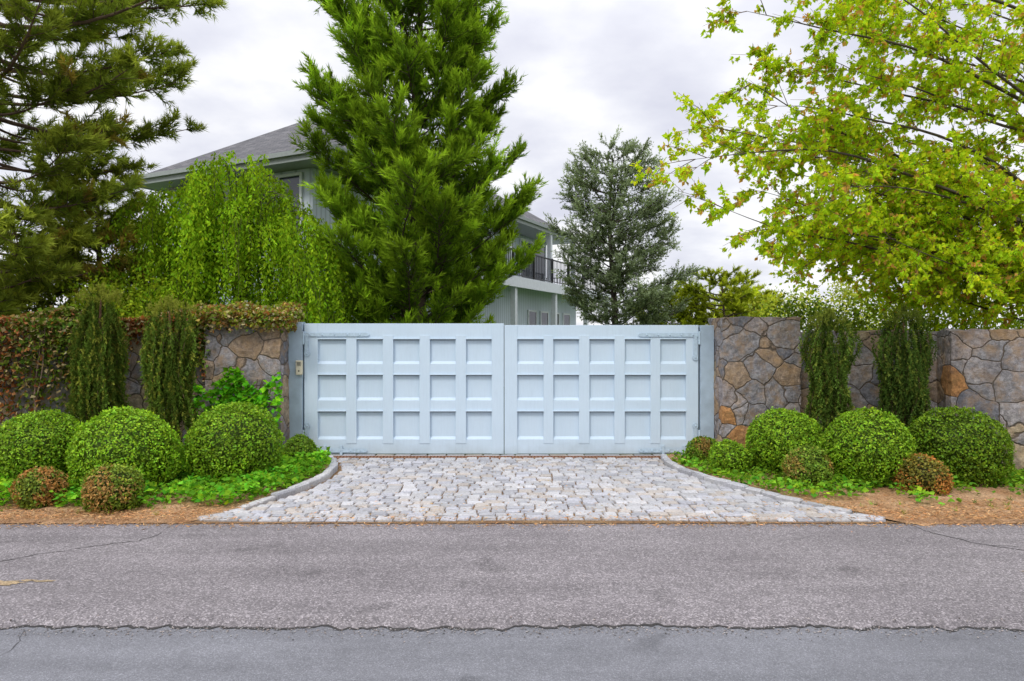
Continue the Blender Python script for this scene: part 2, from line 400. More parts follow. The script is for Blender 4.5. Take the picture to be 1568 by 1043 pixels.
# ------------------------------------------------------------------ planting beds (soil)
def bed(name,side):
    mb=MB(); ny,nx=90,150; V=np.zeros((ny,nx,3))
    for j in range(ny):
        t=j/(ny-1); y=6.5+4.3*t
        for i in range(nx):
            u=(i/(nx-1))**1.3
            yy=y
            xi=(xl(yy)-.06) if side<0 else (xr(yy)+.06)
            x=xi+side*u*14
            edge=min(1,t*9)
            z=.003+edge*(.035+.03*fbm(x,yy,1.2,4)+.012*fbm(x,yy,9,3))+.05*t*min(1,u*12)
            if j==0: yy=6.56+.12*fbm(x,1.,1.1,4)+.05*fbm(x,4,8,3)
            V[j,i]=(x,yy,max(z,.003))
    i=np.arange(nx-1)[None]; j=np.arange(ny-1)[:,None]*nx
    F=np.stack([i+j,i+j+1,i+j+nx+1,i+j+nx],-1).reshape(-1,4)
    mb.add(V.reshape(-1,3),F,0,smooth=True); return mb.build(name,[M_soil])
bed('planting_bed',-1); bed('planting_bed',1)
mb=MB()
k=28000
x=rng.uniform(-8.5,8.5,k); y=6.52+np.abs(rng.normal(0,.45,k)); keep=(x<xl(y)-.02)|(x>xr(y)+.02)|(rng.uniform(0,1,k)<.04)
spill=rng.uniform(0,1,k)<.12; y=np.where(spill,6.6-np.abs(rng.normal(0,.09,k)),y); keep|=spill
x,y=x[keep],y[keep]; k=len(x); th=rng.uniform(0,6.28,k)
p=np.stack([x,y,np.where(y<6.55,.006,.04)+rng.uniform(0,.02,k)*(y>6.55)],1)
leaves(mb,p,np.stack([np.cos(th),np.sin(th),rng.normal(0,.15,k)],1),rng.uniform(.02,.065,k),.16,colvar((.50,.29,.13),k,.35,.1),0,nrm=np.tile([0,0,1.],(k,1)))
k=3600; x=rng.uniform(-2.8,3.2,k); y=rng.uniform(6.5,10.2,k); th=rng.uniform(0,6.28,k); ok=A_([fbm(a,b,1.1,3,5.) for a,b in zip(x,y)])>-.05; x,y,th=x[ok],y[ok],th[ok]; k=len(x)
leaves(mb,np.stack([x,y,np.full(k,.034)],1),np.stack([np.cos(th),np.sin(th),0*th],1),rng.uniform(.01,.035,k),.3,colvar((.42,.27,.10),k,.3,.1),0,nrm=np.tile([0,0,1.],(k,1)))
mb.build('plant_litter',[M_debris])

# ------------------------------------------------------------------ stone walls
def sweep_wall(name,path,h,th,step=.06):
    path=A_(path,float); seg=np.linalg.norm(np.diff(path,axis=0),axis=1); cs=np.concatenate([[0],np.cumsum(seg)])
    s=np.arange(0,cs[-1]+step,step); s[-1]=cs[-1]
    P=np.stack([np.interp(s,cs,path[:,0]),np.interp(s,cs,path[:,1])],1)
    t=norm(np.gradient(P,axis=0)); nn=np.stack([t[:,1],-t[:,0]],1)
    prof=[(th/2,z) for z in np.arange(-.1,h,step)]+[(th/2-o,h) for o in np.linspace(0,th,6)]+[(-th/2,z) for z in np.arange(h,-.1,-step*3)]
    V=np.zeros((len(P),len(prof),3))
    for i in range(len(P)):
        for j,(o,z) in enumerate(prof):
            x,y=P[i]+nn[i]*o
            d=.018*mnoise.noise(Vector((x*4,y*4,z*4)))+.012*mnoise.noise(Vector((x*11,y*11,z*11)))
            zz=z+(.045*mnoise.noise(Vector((x*3.3,y*3.3,1)))+.025*mnoise.noise(Vector((x*9,y*9,4))) if z>=h-.03 else 0)
            V[i,j]=(x+nn[i,0]*d*(1 if o>0 else -1),y+nn[i,1]*d*(1 if o>0 else -1),zz)
    m=len(prof); i=np.arange(len(P)-1)[:,None]*m; j=np.arange(m-1)[None]
    F=np.stack([i+j,i+j+m,i+j+m+1,i+j+1],-1).reshape(-1,4)
    mb=MB(); mb.add(V.reshape(-1,3),F,0)
    mb.add(V[0],[list(range(m))],0); mb.add(V[-1],[list(range(m))[::-1]],0)
    return mb.build(name,[M_stone])
sweep_wall('stone_wall',[(4.15,10.62),(6.0,10.35),(6.35,9.9),(6.2,9.35),(6.55,8.95),(7.2,8.65),(9,8.2),(14,7.8)],1.90,.4)
sweep_wall('stone_wall',[(-14,7.9),(-9.2,8.5),(-7.4,9.2),(-5.6,10.1),(-4.4,10.45)],1.88,.4)
def pillar(name,x0,x1,y0,y1,h):
    mb=MB()
    st=.05
    def face(o,u,v,nu,nv):
        o,u,v=[A_(q,float) for q in (o,u,v)]
        V=np.zeros((nv+1,nu+1,3))
        for j in range(nv+1):
            for i in range(nu+1):
                p=o+u*i/nu+v*j/nv
                q=mnoise.noise_vector(Vector(p*4))*.022+mnoise.noise_vector(Vector(p*11))*.014
                V[j,i]=p+A_(q)
        i=np.arange(nu)[None]; j=np.arange(nv)[:,None]*(nu+1)
        F=np.stack([i+j,i+j+1,i+j+nu+2,i+j+nu+1],-1).reshape(-1,4)
        mb.add(V.reshape(-1,3),F,0)
    w,d=x1-x0,y1-y0; nw,nd,nh=int(w/st),int(d/st),int(h/st)
    face((x0,y0,-.1),(w,0,0),(0,0,h+.1),nw,nh); face((x1,y0,-.1),(0,d,0),(0,0,h+.1),nd,nh)
    face((x1,y1,-.1),(-w,0,0),(0,0,h+.1),nw,nh); face((x0,y1,-.1),(0,-d,0),(0,0,h+.1),nd,nh)
    face((x0,y0,h),(w,0,0),(0,d,0),nw,nd)
    return mb.build(name,[M_stone])
pillar('stone_gate_pillar',-4.5,-3.39,10.0,10.75,2.09)
pillar('stone_gate_pillar',3.08,4.23,10.0,10.75,2.10)

# ------------------------------------------------------------------ gate
gate=empty('driveway_gate')
YF=10.43
gaps_shade=MB()
def leaf(name,x0,x1,cols,ztop):
    mb=MB()
    box(mb,(x0+.002,YF+.02,.03),(x1-.002,YF+.06,ztop-.004))
    rails=[(.035,.25),(.69,.845),(1.245,1.40),(1.79,ztop)]
    for (a,b) in rails: box(mb,(x0,YF-.022,a),(x1,YF+.019,b))
    for (a,b) in rails[:-1]:
        for (ca,cb) in cols:
            v=A_([[ca,YF-.02,b+.001],[cb,YF-.02,b+.001],[cb,YF+.018,b+.045],[ca,YF+.018,b+.045],[ca,YF+.018,b+.001],[cb,YF+.018,b+.001]])
            mb.add(v,[[0,1,2,3],[0,4,5,1]],0)
            mb.add(v,[[0,3,4],[1,5,2]],0)
    for (a,b) in rails[1:]:
        for (ca,cb) in cols:
            box(mb,(ca-.004,YF-.042,a-.012),(cb+.004,YF-.0225,a+.006))
            box(gaps_shade,(ca+.002,YF+.006,a-.026),(cb-.002,YF+.0195,a-.001),1)  # dark strip that paints the shadow line below the rail lip
    edges=[x0]+[q for c in cols for q in c]+[x1]
    for k in range(0,len(edges),2):
        a,b=edges[k],edges[k+1]
        if k==0 or k==len(edges)-2: box(mb,(a,YF-.028,.032),(b,YF-.0225,ztop-.001)); box(mb,(a+.001,YF-.0224,.25),(b-.001,YF+.0185,1.79)) 
        else:
            box(mb,(a,YF-.030,.19),(b,YF+.0187,1.84))
    mb.build(name,[M_gate],gate,.005)
f=lambda p:(p-784)*.01
leaf('left_leaf',-3.165,-.125,[(f(488),f(531)),(f(547),f(587)),(f(603),f(643)),(f(659),f(698)),(f(714),f(753))],2.02)
leaf('right_leaf',-.115,2.84,[(f(792),f(832)),(f(847),f(886)),(f(902),f(940)),(f(956),f(995)),(f(1010),f(1049))],1.995)
mb=MB()
box(mb,(-3.40,YF-.06,0),(-3.185,YF+.1,2.04)); box(mb,(2.865,YF-.05,0),(3.075,YF+.1,1.99))
mb.build('gate_posts',[M_post],gate,.006)
box(gaps_shade,(-3.18,YF+.03,0),(-3.17,YF+.09,2.0)); box(gaps_shade,(2.845,YF+.03,0),(2.86,YF+.09,1.97))
box(gaps_shade,(-.123,YF+.0,.04),(-.117,YF+.05,1.98))
gaps_shade.build('gate_gaps_and_shade',[M_dark,M_rail_shade],gate)  # open gaps around the leaves, plus painted shadow strips under the rails
mb=MB()
def strap(x0,x1,z,w=.05,yy=YF-.046):
    s=1 if x1>x0 else -1
    v=[]
    for y in (yy,yy+.009):
        v+=[[x0,y,z-w/2],[x1-s*.05,y,z-w/2],[x1-s*.02,y,z-w*.36],[x1,y,z],[x1-s*.02,y,z+w*.36],[x1-s*.05,y,z+w/2],[x0,y,z+w/2]]
    mb.add(v,[[0,1,2,3,4,5,6][::s]],0); mb.add(v,[[7,8,9,10,11,12,13][::-s]],0)
    mb.add(v,[[k,(k+1)%7,(k+1)%7+7,k+7] for k in range(7)],0)
def bolt(x,z,r=.014,yy=YF-.046):
    a=np.linspace(0,2*math.pi,8,endpoint=False)
    v=np.concatenate([np.stack([x+r*np.cos(a),np.full(8,yy),z+r*np.sin(a)],1),np.stack([x+r*.7*np.cos(a),np.full(8,yy-.009),z+r*.7*np.sin(a)],1)])
    i=np.arange(8); mb.add(v,np.stack([i,(i+1)%8,(i+1)%8+8,i+8],1),0); mb.add(v,[list(range(8,16))],0)
for (xa,xb,z) in ((-3.16,-2.17,1.85),(2.835,1.92,1.845),(-3.0,-2.2,.085),(2.6,1.92,.085)):
    strap(xa,xb,z,.055); s=1 if xb>xa else -1
    for k in range(5): bolt(xa+s*(.08+k*abs(xb-xa)/5.2),z)
def vstrap(x,z0,z1,w=.05):
    yy=YF-.049; box(mb,(x-w/2,yy,z0),(x+w/2,yy+.010,z1))
    a=np.linspace(0,2*math.pi,20,endpoint=False); r=w*.85
    zc=z0 if z0>1 else z1
    v=np.concatenate([np.stack([x+r*np.cos(a),np.full(20,yy-.002),zc+r*np.sin(a)],1),np.stack([x+r*np.cos(a),np.full(20,yy+.012),zc+r*np.sin(a)],1)])
    i=np.arange(20); mb.add(v,[list(range(20))],0); mb.add(v,np.stack([i,(i+1)%20,(i+1)%20+20,i+20],1),0)
    bolt(x,zc,.016,yy-.003)
vstrap(-3.12,1.56,1.82); vstrap(2.79,1.50,1.815); vstrap(-3.12,.12,.46); vstrap(2.79,.12,.46)
for (x,z) in ((-3.175,1.8),(-3.175,.3),(2.852,1.8),(2.852,.3)):
    tube(mb,[(x,YF-.045,z-.1),(x,YF-.045,z+.1)],.018,10,0)
for x in (-2.85,-2.6,2.3,2.62,2.78): box(mb,(x-.02,YF-.05,.0),(x+.02,YF-.0305,.16))
mb.build('strap_hinges',[M_iron],gate,.002)
ic=empty('gate_intercom'); mb=MB(); box(mb,(-3.27,YF-.12,1.24),(-3.17,YF-.062,1.46)); mb.build('housing',[M_beige],ic,.01)
mb=MB()
for k in range(5): box(mb,(-3.25,YF-.125,1.38+k*.012),(-3.19,YF-.1195,1.384+k*.012))
a=np.linspace(0,2*math.pi,12,endpoint=False); mb.add(np.stack([-3.22+.012*np.cos(a),np.full(12,YF-.123),1.30+.012*np.sin(a)],1),[list(range(12))],0)
mb.build('grille_and_button',[M_black],ic)

# ------------------------------------------------------------------ house
house=empty('two_storey_house')
HA=A_([-4.46,17.0]); HU=A_([-.898,.44]); HV=A_([.44,.898])
def HT(v):
    v=np.asarray(v,float); o=np.zeros_like(v); o[:,:2]=HA+v[:,:1]*HU+v[:,1:2]*HV; o[:,2]=v[:,2]; return o
ZE=6.6; W_,L_=7.6,17.; ZR=9.05; SU=1.3
mb=MB()
v=HT(A_([[0,0,ZE],[W_,0,ZE],[W_,L_,ZE],[0,L_,ZE],[W_/2,W_/2,ZR],[W_/2,L_-W_/2,ZR]]))
mb.add(v,[[0,1,4]],0); mb.add(v,[[2,3,5]],0); mb.add(v,[[1,2,5,4],[3,0,4,5]],0); mb.build('roof',[M_roof],house)
mb=MB()
e=.03
box(mb,(-e,-e,ZE-.24),(W_+e,.02,ZE-.004),0,T=HT); box(mb,(-e,L_-.02,ZE-.24),(W_+e,L_+e,ZE-.004),0,T=HT)
box(mb,(-e,.021,ZE-.24),(.02,L_-.021,ZE-.004),0,T=HT); box(mb,(W_-.02,.021,ZE-.24),(W_+e,L_-.021,ZE-.004),0,T=HT)
box(mb,(.021,.021,ZE-.22),(W_-.021,L_-.021,ZE-.18),0,T=HT)
mb.build('fascia_and_soffit',[M_fascia],house)
mb=MB(); box(mb,(-.12,-.12,ZE-.10),(W_+.1,-.031,ZE+.02),0,T=HT); box(mb,(-.12,-.03,ZE-.10),(-.031,L_,ZE+.02),0,T=HT); mb.build('gutters',[M_fascia],house)
mb=MB(); box(mb,(SU,.7,-.1),(W_-.7,L_-.5,ZE-.23),0,T=HT); box(mb,(.75,7.0,-.1),(SU-.005,19.,4.0),0,T=HT); mb.build('walls',[M_side],house)
mb=MB(); mb2=MB()
for (u0,u1,z0,z1) in ((1.7,3.2,4.6,6.2),(3.9,6.3,4.6,6.2),(1.7,3.2,1.2,2.6),(4,6,1.2,2.6)):
    box(mb,(u0,.66,z0),(u1,.695,z1),0,T=HT)
    for a in ((u0-.08,z0-.08,u1+.08,z0-.001),(u0-.08,z1+.001,u1+.08,z1+.08),(u0-.08,z0,u0-.001,z1),(u1+.001,z0,u1+.08,z1),((u0+u1)/2-.03,z0,(u0+u1)/2+.03,z1)):
        box(mb2,(a[0],.63,a[1]),(a[2],.694,a[3]),0,T=HT)
for v0 in (7.6,9.6,11.6,13.6,15.):
    box(mb,(SU-.04,v0,4.4),(SU-.006,v0+1.2,6.1),0,T=HT)
    box(mb2,(SU-.06,v0-.08,4.35),(SU-.007,v0-.002,6.15),0,T=HT); box(mb2,(SU-.06,v0+1.202,4.35),(SU-.007,v0+1.28,6.15),0,T=HT); box(mb2,(SU-.06,v0-.08,6.151),(SU-.007,v0+1.28,6.25),0,T=HT)
for v0 in (13.2,14.5,15.8,17.2):
    box(mb,(.70,v0,2.1),(.748,v0+.75,3.0),0,T=HT)
    for a in ((v0-.07,2.03,v0+.82,2.099),(v0-.07,3.001,v0+.82,3.07),(v0-.07,2.1,v0-.001,3.0),(v0+.751,2.1,v0+.82,3.0)):
        box(mb2,(.68,a[0],a[1]),(.748,a[2],a[3]),0,T=HT)
mb.build('windows',[M_glass],house); mb2.build('window_frames',[M_white],house)
mb=MB(); ZD=4.15
box(mb,(-.25,6.,ZD-.12),(SU-.01,21.5,ZD),0,T=HT); box(mb,(-.30,5.95,ZD-.36),(-.251,21.55,ZD+.04),0,T=HT); box(mb,(-.25,5.95,ZD-.36),(SU,5.999,ZD+.04),0,T=HT)
box(mb,(-.25,21.501,ZD-.36),(SU+3,21.55,ZD+.04),0,T=HT)
box(mb,(SU,L_,ZD-.12),(SU+3,21.5,ZD),0,T=HT)
for v0 in (6.1,10,14,18,21.3): box(mb,(-.2,v0,-.1),(0,v0+.2,ZD-.37),0,T=HT)
for v0 in (10,14,16.8): box(mb,(.02,v0,ZD+.01),(.2,v0+.18,ZE-.25),0,T=HT)
mb.build('balcony_deck',[M_white],house)
mb=MB()
box(mb,(-.24,6.,ZD+1.02),(-.18,21.5,ZD+1.07),0,T=HT); box(mb,(-.23,6.,ZD+.1),(-.19,21.5,ZD+.13),0,T=HT)
for v0 in np.arange(6.05,21.5,.16): box(mb,(-.22,v0,ZD+.131),(-.20,v0+.022,ZD+1.019),0,T=HT)
for v0 in np.arange(6.0,21.6,1.9): box(mb,(-.25,v0-.03,ZD+.041),(-.17,v0+.03,ZD+1.10),0,T=HT)
box(mb,(-.18,21.46,ZD+1.02),(4.2,21.5,ZD+1.07),0,T=HT)
for u0 in np.arange(-.1,4.2,.16): box(mb,(u0,21.47,ZD+.04),(u0+.022,21.49,ZD+1.019),0,T=HT)
mb.build('balcony_railing',[M_black],house)
mb=MB()
for k in range(6): box(mb,(-.4,18.2+k*.3,1.2+k*.2),(.6,18.5+k*.3,1.26+k*.2),0,T=HT)
mb.build('outside_stairs',[M_white],house)

# ------------------------------------------------------------------ conifers
def conifer(name,base,zr,envL,envR,zs,nl,rise,tw_n,tw_len,sh_n,shoot,ndl,nn,w,col,tipcol,trunk_r,upb=.35,trunk_top=None,seed=1,lenvar=(.7,1.05),barkcol=(.07,.05,.035),droop=0,spread=(.35,.8),orange=0,zlim=None):
    global rng
    rng=np.random.default_rng(seed)
    mb=MB(); bx,by=base; top=trunk_top or zr[1]
    zz=np.linspace(-.1,top,14); P=np.stack([bx+.08*np.sin(zz*.9),by+.06*np.cos(zz*1.1),zz],1)
    tube(mb,P,np.linspace(trunk_r,.025,14),8,0,barkcol)
    SB=[];SA=[];SC=[]
    col=A_(col);tipcol=A_(tipcol)
    for i in range(nl):
        ze=zr[0]+(zr[1]-zr[0])*(i+rng.uniform(0,1))/nl
        ph=i*2.39996+rng.uniform(-.4,.4)
        cx=math.cos(ph); rl=np.interp(ze,zs,envL); rr=np.interp(ze,zs,envR)
        r=(rl*(1-cx)+rr*(1+cx))/2 if abs(cx)<.6 else (rr if cx>0 else rl)
        r*=rng.uniform(*lenvar)
        z0=max(.8,min(ze-rise*r,top-.1))
        t=np.linspace(0,1,9)[:,None]
        out=A_([cx,math.sin(ph),0.]); tan=A_([-math.sin(ph),cx,0.])
        wob=rng.normal(0,.06*r)
        path=A_([bx,by,0])+out*r*t+tan*wob*np.sin(t*3)+A_([0,0,1.])*(z0+(ze-z0)*t**1.5-droop*r*np.sin(t*math.pi)*.5)
        tube(mb,path,(.010+.010*r)*(1-t[:,0]*.85),5,0,barkcol)
        lf=rng.uniform(.75,1.25); ofl=(rng.uniform(0,1)<orange)
        m=max(5,int(tw_n*r/2))
        for q in range(m):
            tt=rng.uniform(.2,1.0)**.7 if q else 1.; p=A_([np.interp(tt,t[:,0],path[:,k]) for k in range(3)])
            d=out*rng.uniform(.3,.9)+tan*rng.choice([-1,1])*rng.uniform(.2,1.)+A_([0,0,1])*(upb+rng.normal(0,.25))
            d=d/np.linalg.norm(d); L=tw_len*rng.uniform(.5,1.1)*(1.15-.55*tt)*min(1.,.45+r/2)
            c1=p+d*L*.5+rng.normal(0,.03,3); p2=p+d*L+A_([0,0,.12*L])
            tube(mb,[p,c1,p2],[.008,.006,.003],3,0,barkcol)
            s=rng.uniform(.1,1.,sh_n)[:,None]; b=p*(1-s)**2+2*c1*s*(1-s)+p2*s**2
            a=d+rng.normal(0,.5,(sh_n,3))+A_([0,0,upb])
            SB.append(b);SA.append(a)
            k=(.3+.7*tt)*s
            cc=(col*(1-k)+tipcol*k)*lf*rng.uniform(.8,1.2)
            if orange and rng.uniform(0,1)<(.40 if ofl else .02): cc=cc*.3+A_([.28,.18,.04])*rng.uniform(.7,1.2)
            SC.append(cc*np.clip(1+rng.normal(0,.14,(sh_n,1)),.5,1.5))
    SB=np.concatenate(SB);SA=np.concatenate(SA);SC=np.concatenate(SC)
    if zlim is not None: ok=SB[:,2]<zlim; SB,SA,SC=SB[ok],SA[ok],SC[ok]
    needles(mb,SB,SA,shoot,ndl,nn,w,SC,1,spread)
    return mb.build(name,[M_bark,M_needle])

zs=[1.2,2.2,2.8,3.3,4.0,4.6,5.3,6.1,7.4,8.75,10,11.4]
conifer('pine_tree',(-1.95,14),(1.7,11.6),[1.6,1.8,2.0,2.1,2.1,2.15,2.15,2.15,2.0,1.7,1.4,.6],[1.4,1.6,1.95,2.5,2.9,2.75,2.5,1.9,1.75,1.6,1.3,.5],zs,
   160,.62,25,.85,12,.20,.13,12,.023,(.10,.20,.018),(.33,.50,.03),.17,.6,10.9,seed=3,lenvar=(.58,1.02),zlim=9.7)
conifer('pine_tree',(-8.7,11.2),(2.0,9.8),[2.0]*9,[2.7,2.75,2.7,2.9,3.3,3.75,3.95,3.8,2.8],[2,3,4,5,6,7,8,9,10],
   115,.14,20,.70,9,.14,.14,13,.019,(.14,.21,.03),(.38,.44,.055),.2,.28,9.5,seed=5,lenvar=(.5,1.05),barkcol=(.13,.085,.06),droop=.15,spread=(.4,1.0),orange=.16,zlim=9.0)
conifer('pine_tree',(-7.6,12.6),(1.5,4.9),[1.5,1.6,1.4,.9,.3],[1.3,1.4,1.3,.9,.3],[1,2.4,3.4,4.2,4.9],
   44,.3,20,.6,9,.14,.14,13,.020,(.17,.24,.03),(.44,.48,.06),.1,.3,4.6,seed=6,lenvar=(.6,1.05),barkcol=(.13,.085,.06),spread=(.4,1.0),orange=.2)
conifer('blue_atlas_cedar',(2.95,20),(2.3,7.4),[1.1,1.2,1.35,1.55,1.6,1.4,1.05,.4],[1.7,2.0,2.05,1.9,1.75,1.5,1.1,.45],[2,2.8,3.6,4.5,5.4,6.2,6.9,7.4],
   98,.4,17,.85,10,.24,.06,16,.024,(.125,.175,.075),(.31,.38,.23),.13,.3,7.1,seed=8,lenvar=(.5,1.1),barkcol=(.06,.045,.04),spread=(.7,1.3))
for (bx,by,zt,r,sd) in ((6.6,21.5,3.95,1.5,21),(5.2,22.5,3.4,1.3,22),(8.2,24,3.5,1.4,23)):
    conifer('dwarf_pine',(bx,by),(1.4,zt),[r,r,r*.9,.7],[r,r,r*.9,.7],[1.,2.2,zt-.5,zt],46,.25,16,.5,8,.14,.12,14,.026,(.20,.27,.02),(.50,.56,.04),.08,.3,zt-.3,seed=sd)

# ------------------------------------------------------------------ weeping tree
rng=np.random.default_rng(31)
mb=MB()
DX=A_([-6.95,-6.87,-6.29,-5.7,-5.1,-4.52,-4.05,-3.7,-3.34,-3.2]); DZ=A_([3.9,4.2,4.6,4.85,5.25,5.2,4.75,4.3,3.8,3.3])
cy=12.4
T0=A_([-4.95,cy,0])
tube(mb,[T0+A_([0,0,-.1]),T0+A_([.05,0,1.2]),T0+A_([-.05,.05,2.4]),T0+A_([.05,0,3.6])],[.14,.12,.09,.05],8,0,(.12,.09,.07))
B=[];D=[];C=[];S=[]
def dome(x,y): return np.interp(x,DX,DZ)-.55*((y-cy)/1.3)**2-.12
for k in range(46):
    th=k*2.4; rr=rng.uniform(.5,1)
    ex=-4.95+ (1.6 if math.cos(th)>0 else 1.85)*math.cos(th)*rr; ey=cy+1.2*math.sin(th)*rr; ez=dome(ex,ey)-.1
    t=np.linspace(0,1,8)[:,None]; s0=A_([-4.95,cy,rng.uniform(2.2,3.6)])
    mid=A_([(ex-4.95)/2,(ey+cy)/2,max(ez,s0[2])+.45])
    path=s0*(1-t)**2+2*mid*t*(1-t)+A_([ex,ey,ez])*t**2
    tube(mb,path,.018*(1-.8*t[:,0]),4,0,(.10,.08,.06))
grp=[]
for k in range(230):
    a=rng.uniform(0,6.28); r=rng.uniform(.03,1)**.55
    grp.append((-5.05+1.83*r*math.cos(a),cy+1.3*r*math.sin(a),rng.uniform(0,1)**1.3*1.9,rng.uniform(.7,1.3),rng.uniform(.55,1.25),rng.uniform(.5,1.1)))
for k in range(2300):
    gx,gy,gd,gl,gb,gs=grp[k%230]
    x=gx+rng.normal(0,.13)*gs; y=gy+rng.normal(0,.13)
    z=dome(x,y)-gd-abs(rng.normal(0,.10))-.35*min(1.,((x-gx)/.3)**2)+.12
    L=rng.uniform(.5,1.5)*gl; L=min(L,z-1.5)
    if L<.2: continue
    m=int(L/.04); t=np.linspace(0,1,m)
    ox,oy=(x+5.05)*.15,(y-cy)*.15
    px=x+ox*np.sqrt(t)+.035*np.sin(t*6+k); py=y+oy*np.sqrt(t); pz=z+.12*np.sin(np.minimum(t*6,math.pi))-L*t
    if k%5==0 and m>8: tube(mb,np.stack([px,py,pz],1)[::4],.003,3,0,(.12,.10,.05))
    B.append(np.stack([px,py,pz],1)+rng.normal(0,.018,(m,3))); D.append(np.stack([rng.normal(0,.7,m),rng.normal(0,.7,m),-np.ones(m)],1))
    lf=rng.uniform(.8,1.15)*gb*(1. if x>-5.7 else .8)
    C.append(colvar(A_([.33,.53,.025])*lf,m,.2,.1)); S.append(rng.uniform(.05,.10,m))
leaves(mb,np.concatenate(B),np.concatenate(D),np.concatenate(S),.46,np.concatenate(C))
mb.build('weeping_tree',[M_bark,M_leaf])

# ------------------------------------------------------------------ maple (right)
rng=np.random.default_rng(41)
mb=MB()
T=A_([9.6,11.,0.])
tube(mb,[T+A_([0,0,-.1]),T+A_([-.1,0,1.5]),T+A_([-.2,-.1,3]),T+A_([-.3,0,5]),T+A_([-.4,0,8])],[.24,.2,.17,.12,.03],9,0,(.13,.11,.09))
tips=[(2.42,9,4.15),(2.8,9.5,4.72),(3.1,9,6.1),(3.8,10,5.7),(3.5,9,4.85),(2.8,9,3.5),(3.75,9.5,3.2),(4.5,10,2.95),(4.2,8.6,3.7),
      (3.6,9.5,6.9),(4.2,8.5,6.4),(4.6,9.2,5.4),(4.5,9.8,4.4),(5.0,9,3.1),(5.2,10.4,5.),(3.3,9.4,5.3),(4.0,10,4.2),(4.9,9.6,3.4),(4.3,9.3,3.3),(3.6,9.8,3.9),(4.6,10.5,3.7)]
for k in range(48): tips.append((rng.uniform(4.6,9.5),rng.uniform(8.,12.5),rng.uniform(2.9,7.6)))
for k in range(26): tips.append((rng.uniform(5.2,8.5),rng.uniform(8.8,12.5),rng.uniform(2.5,4.2)))
LB=[];LD=[];LC=[];LS=[]
def twig_leaves(p,d,L,m,light):
    s=rng.uniform(.1,1,m)[:,None]; b=p+d*L*s+A_([0,0,-1])*(.25*L*s**2)
    n4=4; bb=np.repeat(b,n4,0)+rng.normal(0,.015,(m*n4,3))
    dd=d*.5+rng.normal(0,.55,(m*n4,3))+A_([0,0,-.55])
    c=colvar(A_([.50,.67,.025])*light,m*n4,.16,.12)
    red=rng.uniform(0,1,m)<.10; red=np.repeat(red,n4)
    c[red]=colvar((.62,.36,.09),red.sum(),.2,.1)
    LB.append(bb);LD.append(dd);LC.append(c);LS.append(rng.uniform(.048,.092,m*n4))
for ti,(ex,ey,ez) in enumerate(tips):
    E=A_([ex,ey,ez]); z0=np.clip(ez-1.6+rng.normal(0,.7),1.8,6.5); s0=T+A_([-.2,0,z0])
    dist=np.linalg.norm(E-s0); mid=(s0+E)/2+A_([0,0,.10*dist])+rng.normal(0,.45,3)
    t=np.linspace(0,1,18)[:,None]; path=s0*(1-t)**2+2*mid*t*(1-t)+E*t**2
    path=path+t*(1-t)*(.35*np.sin(t*9+ex*3)*A_([0,.5,1])+.2*np.sin(t*17+ex)*A_([.3,1,.6]))
    tube(mb,path,(.006+.0042*dist)*(1-t[:,0])**.9+.003,5,0,(.10,.08,.06))
    light=rng.uniform(.85,1.2); tg=norm(np.gradient(path,axis=0))
    nsx=int(4+dist*2.3)
    for q in range(nsx):
        tt=rng.uniform(.3,1.)**.75 if q>1 else 1.; p=A_([np.interp(tt,t[:,0],path[:,k]) for k in range(3)]); d0=A_([np.interp(tt,t[:,0],tg[:,k]) for k in range(3)])
        sd=norm(np.cross(d0,A_([0,0,1.])))*rng.choice([-1,1])
        d=norm(d0*rng.uniform(.5,1)+sd*rng.uniform(.1,.8)+A_([0,0,rng.normal(.05,.4)])); L=rng.uniform(.5,1.15)*(1.3-.65*tt)
        s=np.linspace(0,1,5)[:,None]; sp=p+d*L*s+A_([0,0,-.12*L])*s**2
        tube(mb,sp,.007*(1-s[:,0]*.7),3,0,(.12,.08,.05))
        for w in range(int(3+L*5)):
            u=rng.uniform(.15,1); pp=p+d*L*u+A_([0,0,-.12*L])*u*u
            dd=norm(d*rng.uniform(.3,1)+rng.normal(0,.45,3)); tl=rng.uniform(.14,.34)
            tube(mb,[pp,pp+dd*tl],[.004,.002],3,0,(.16,.09,.05))
            twig_leaves(pp,dd,tl,int(3+tl*13),light*rng.uniform(.85,1.15))
LCa=np.clip(np.concatenate(LC),.003,.78)
leaves(mb,np.concatenate(LB),np.concatenate(LD),np.concatenate(LS),.6,LCa)
mb.build('maple_tree',[M_bark,M_leaf])

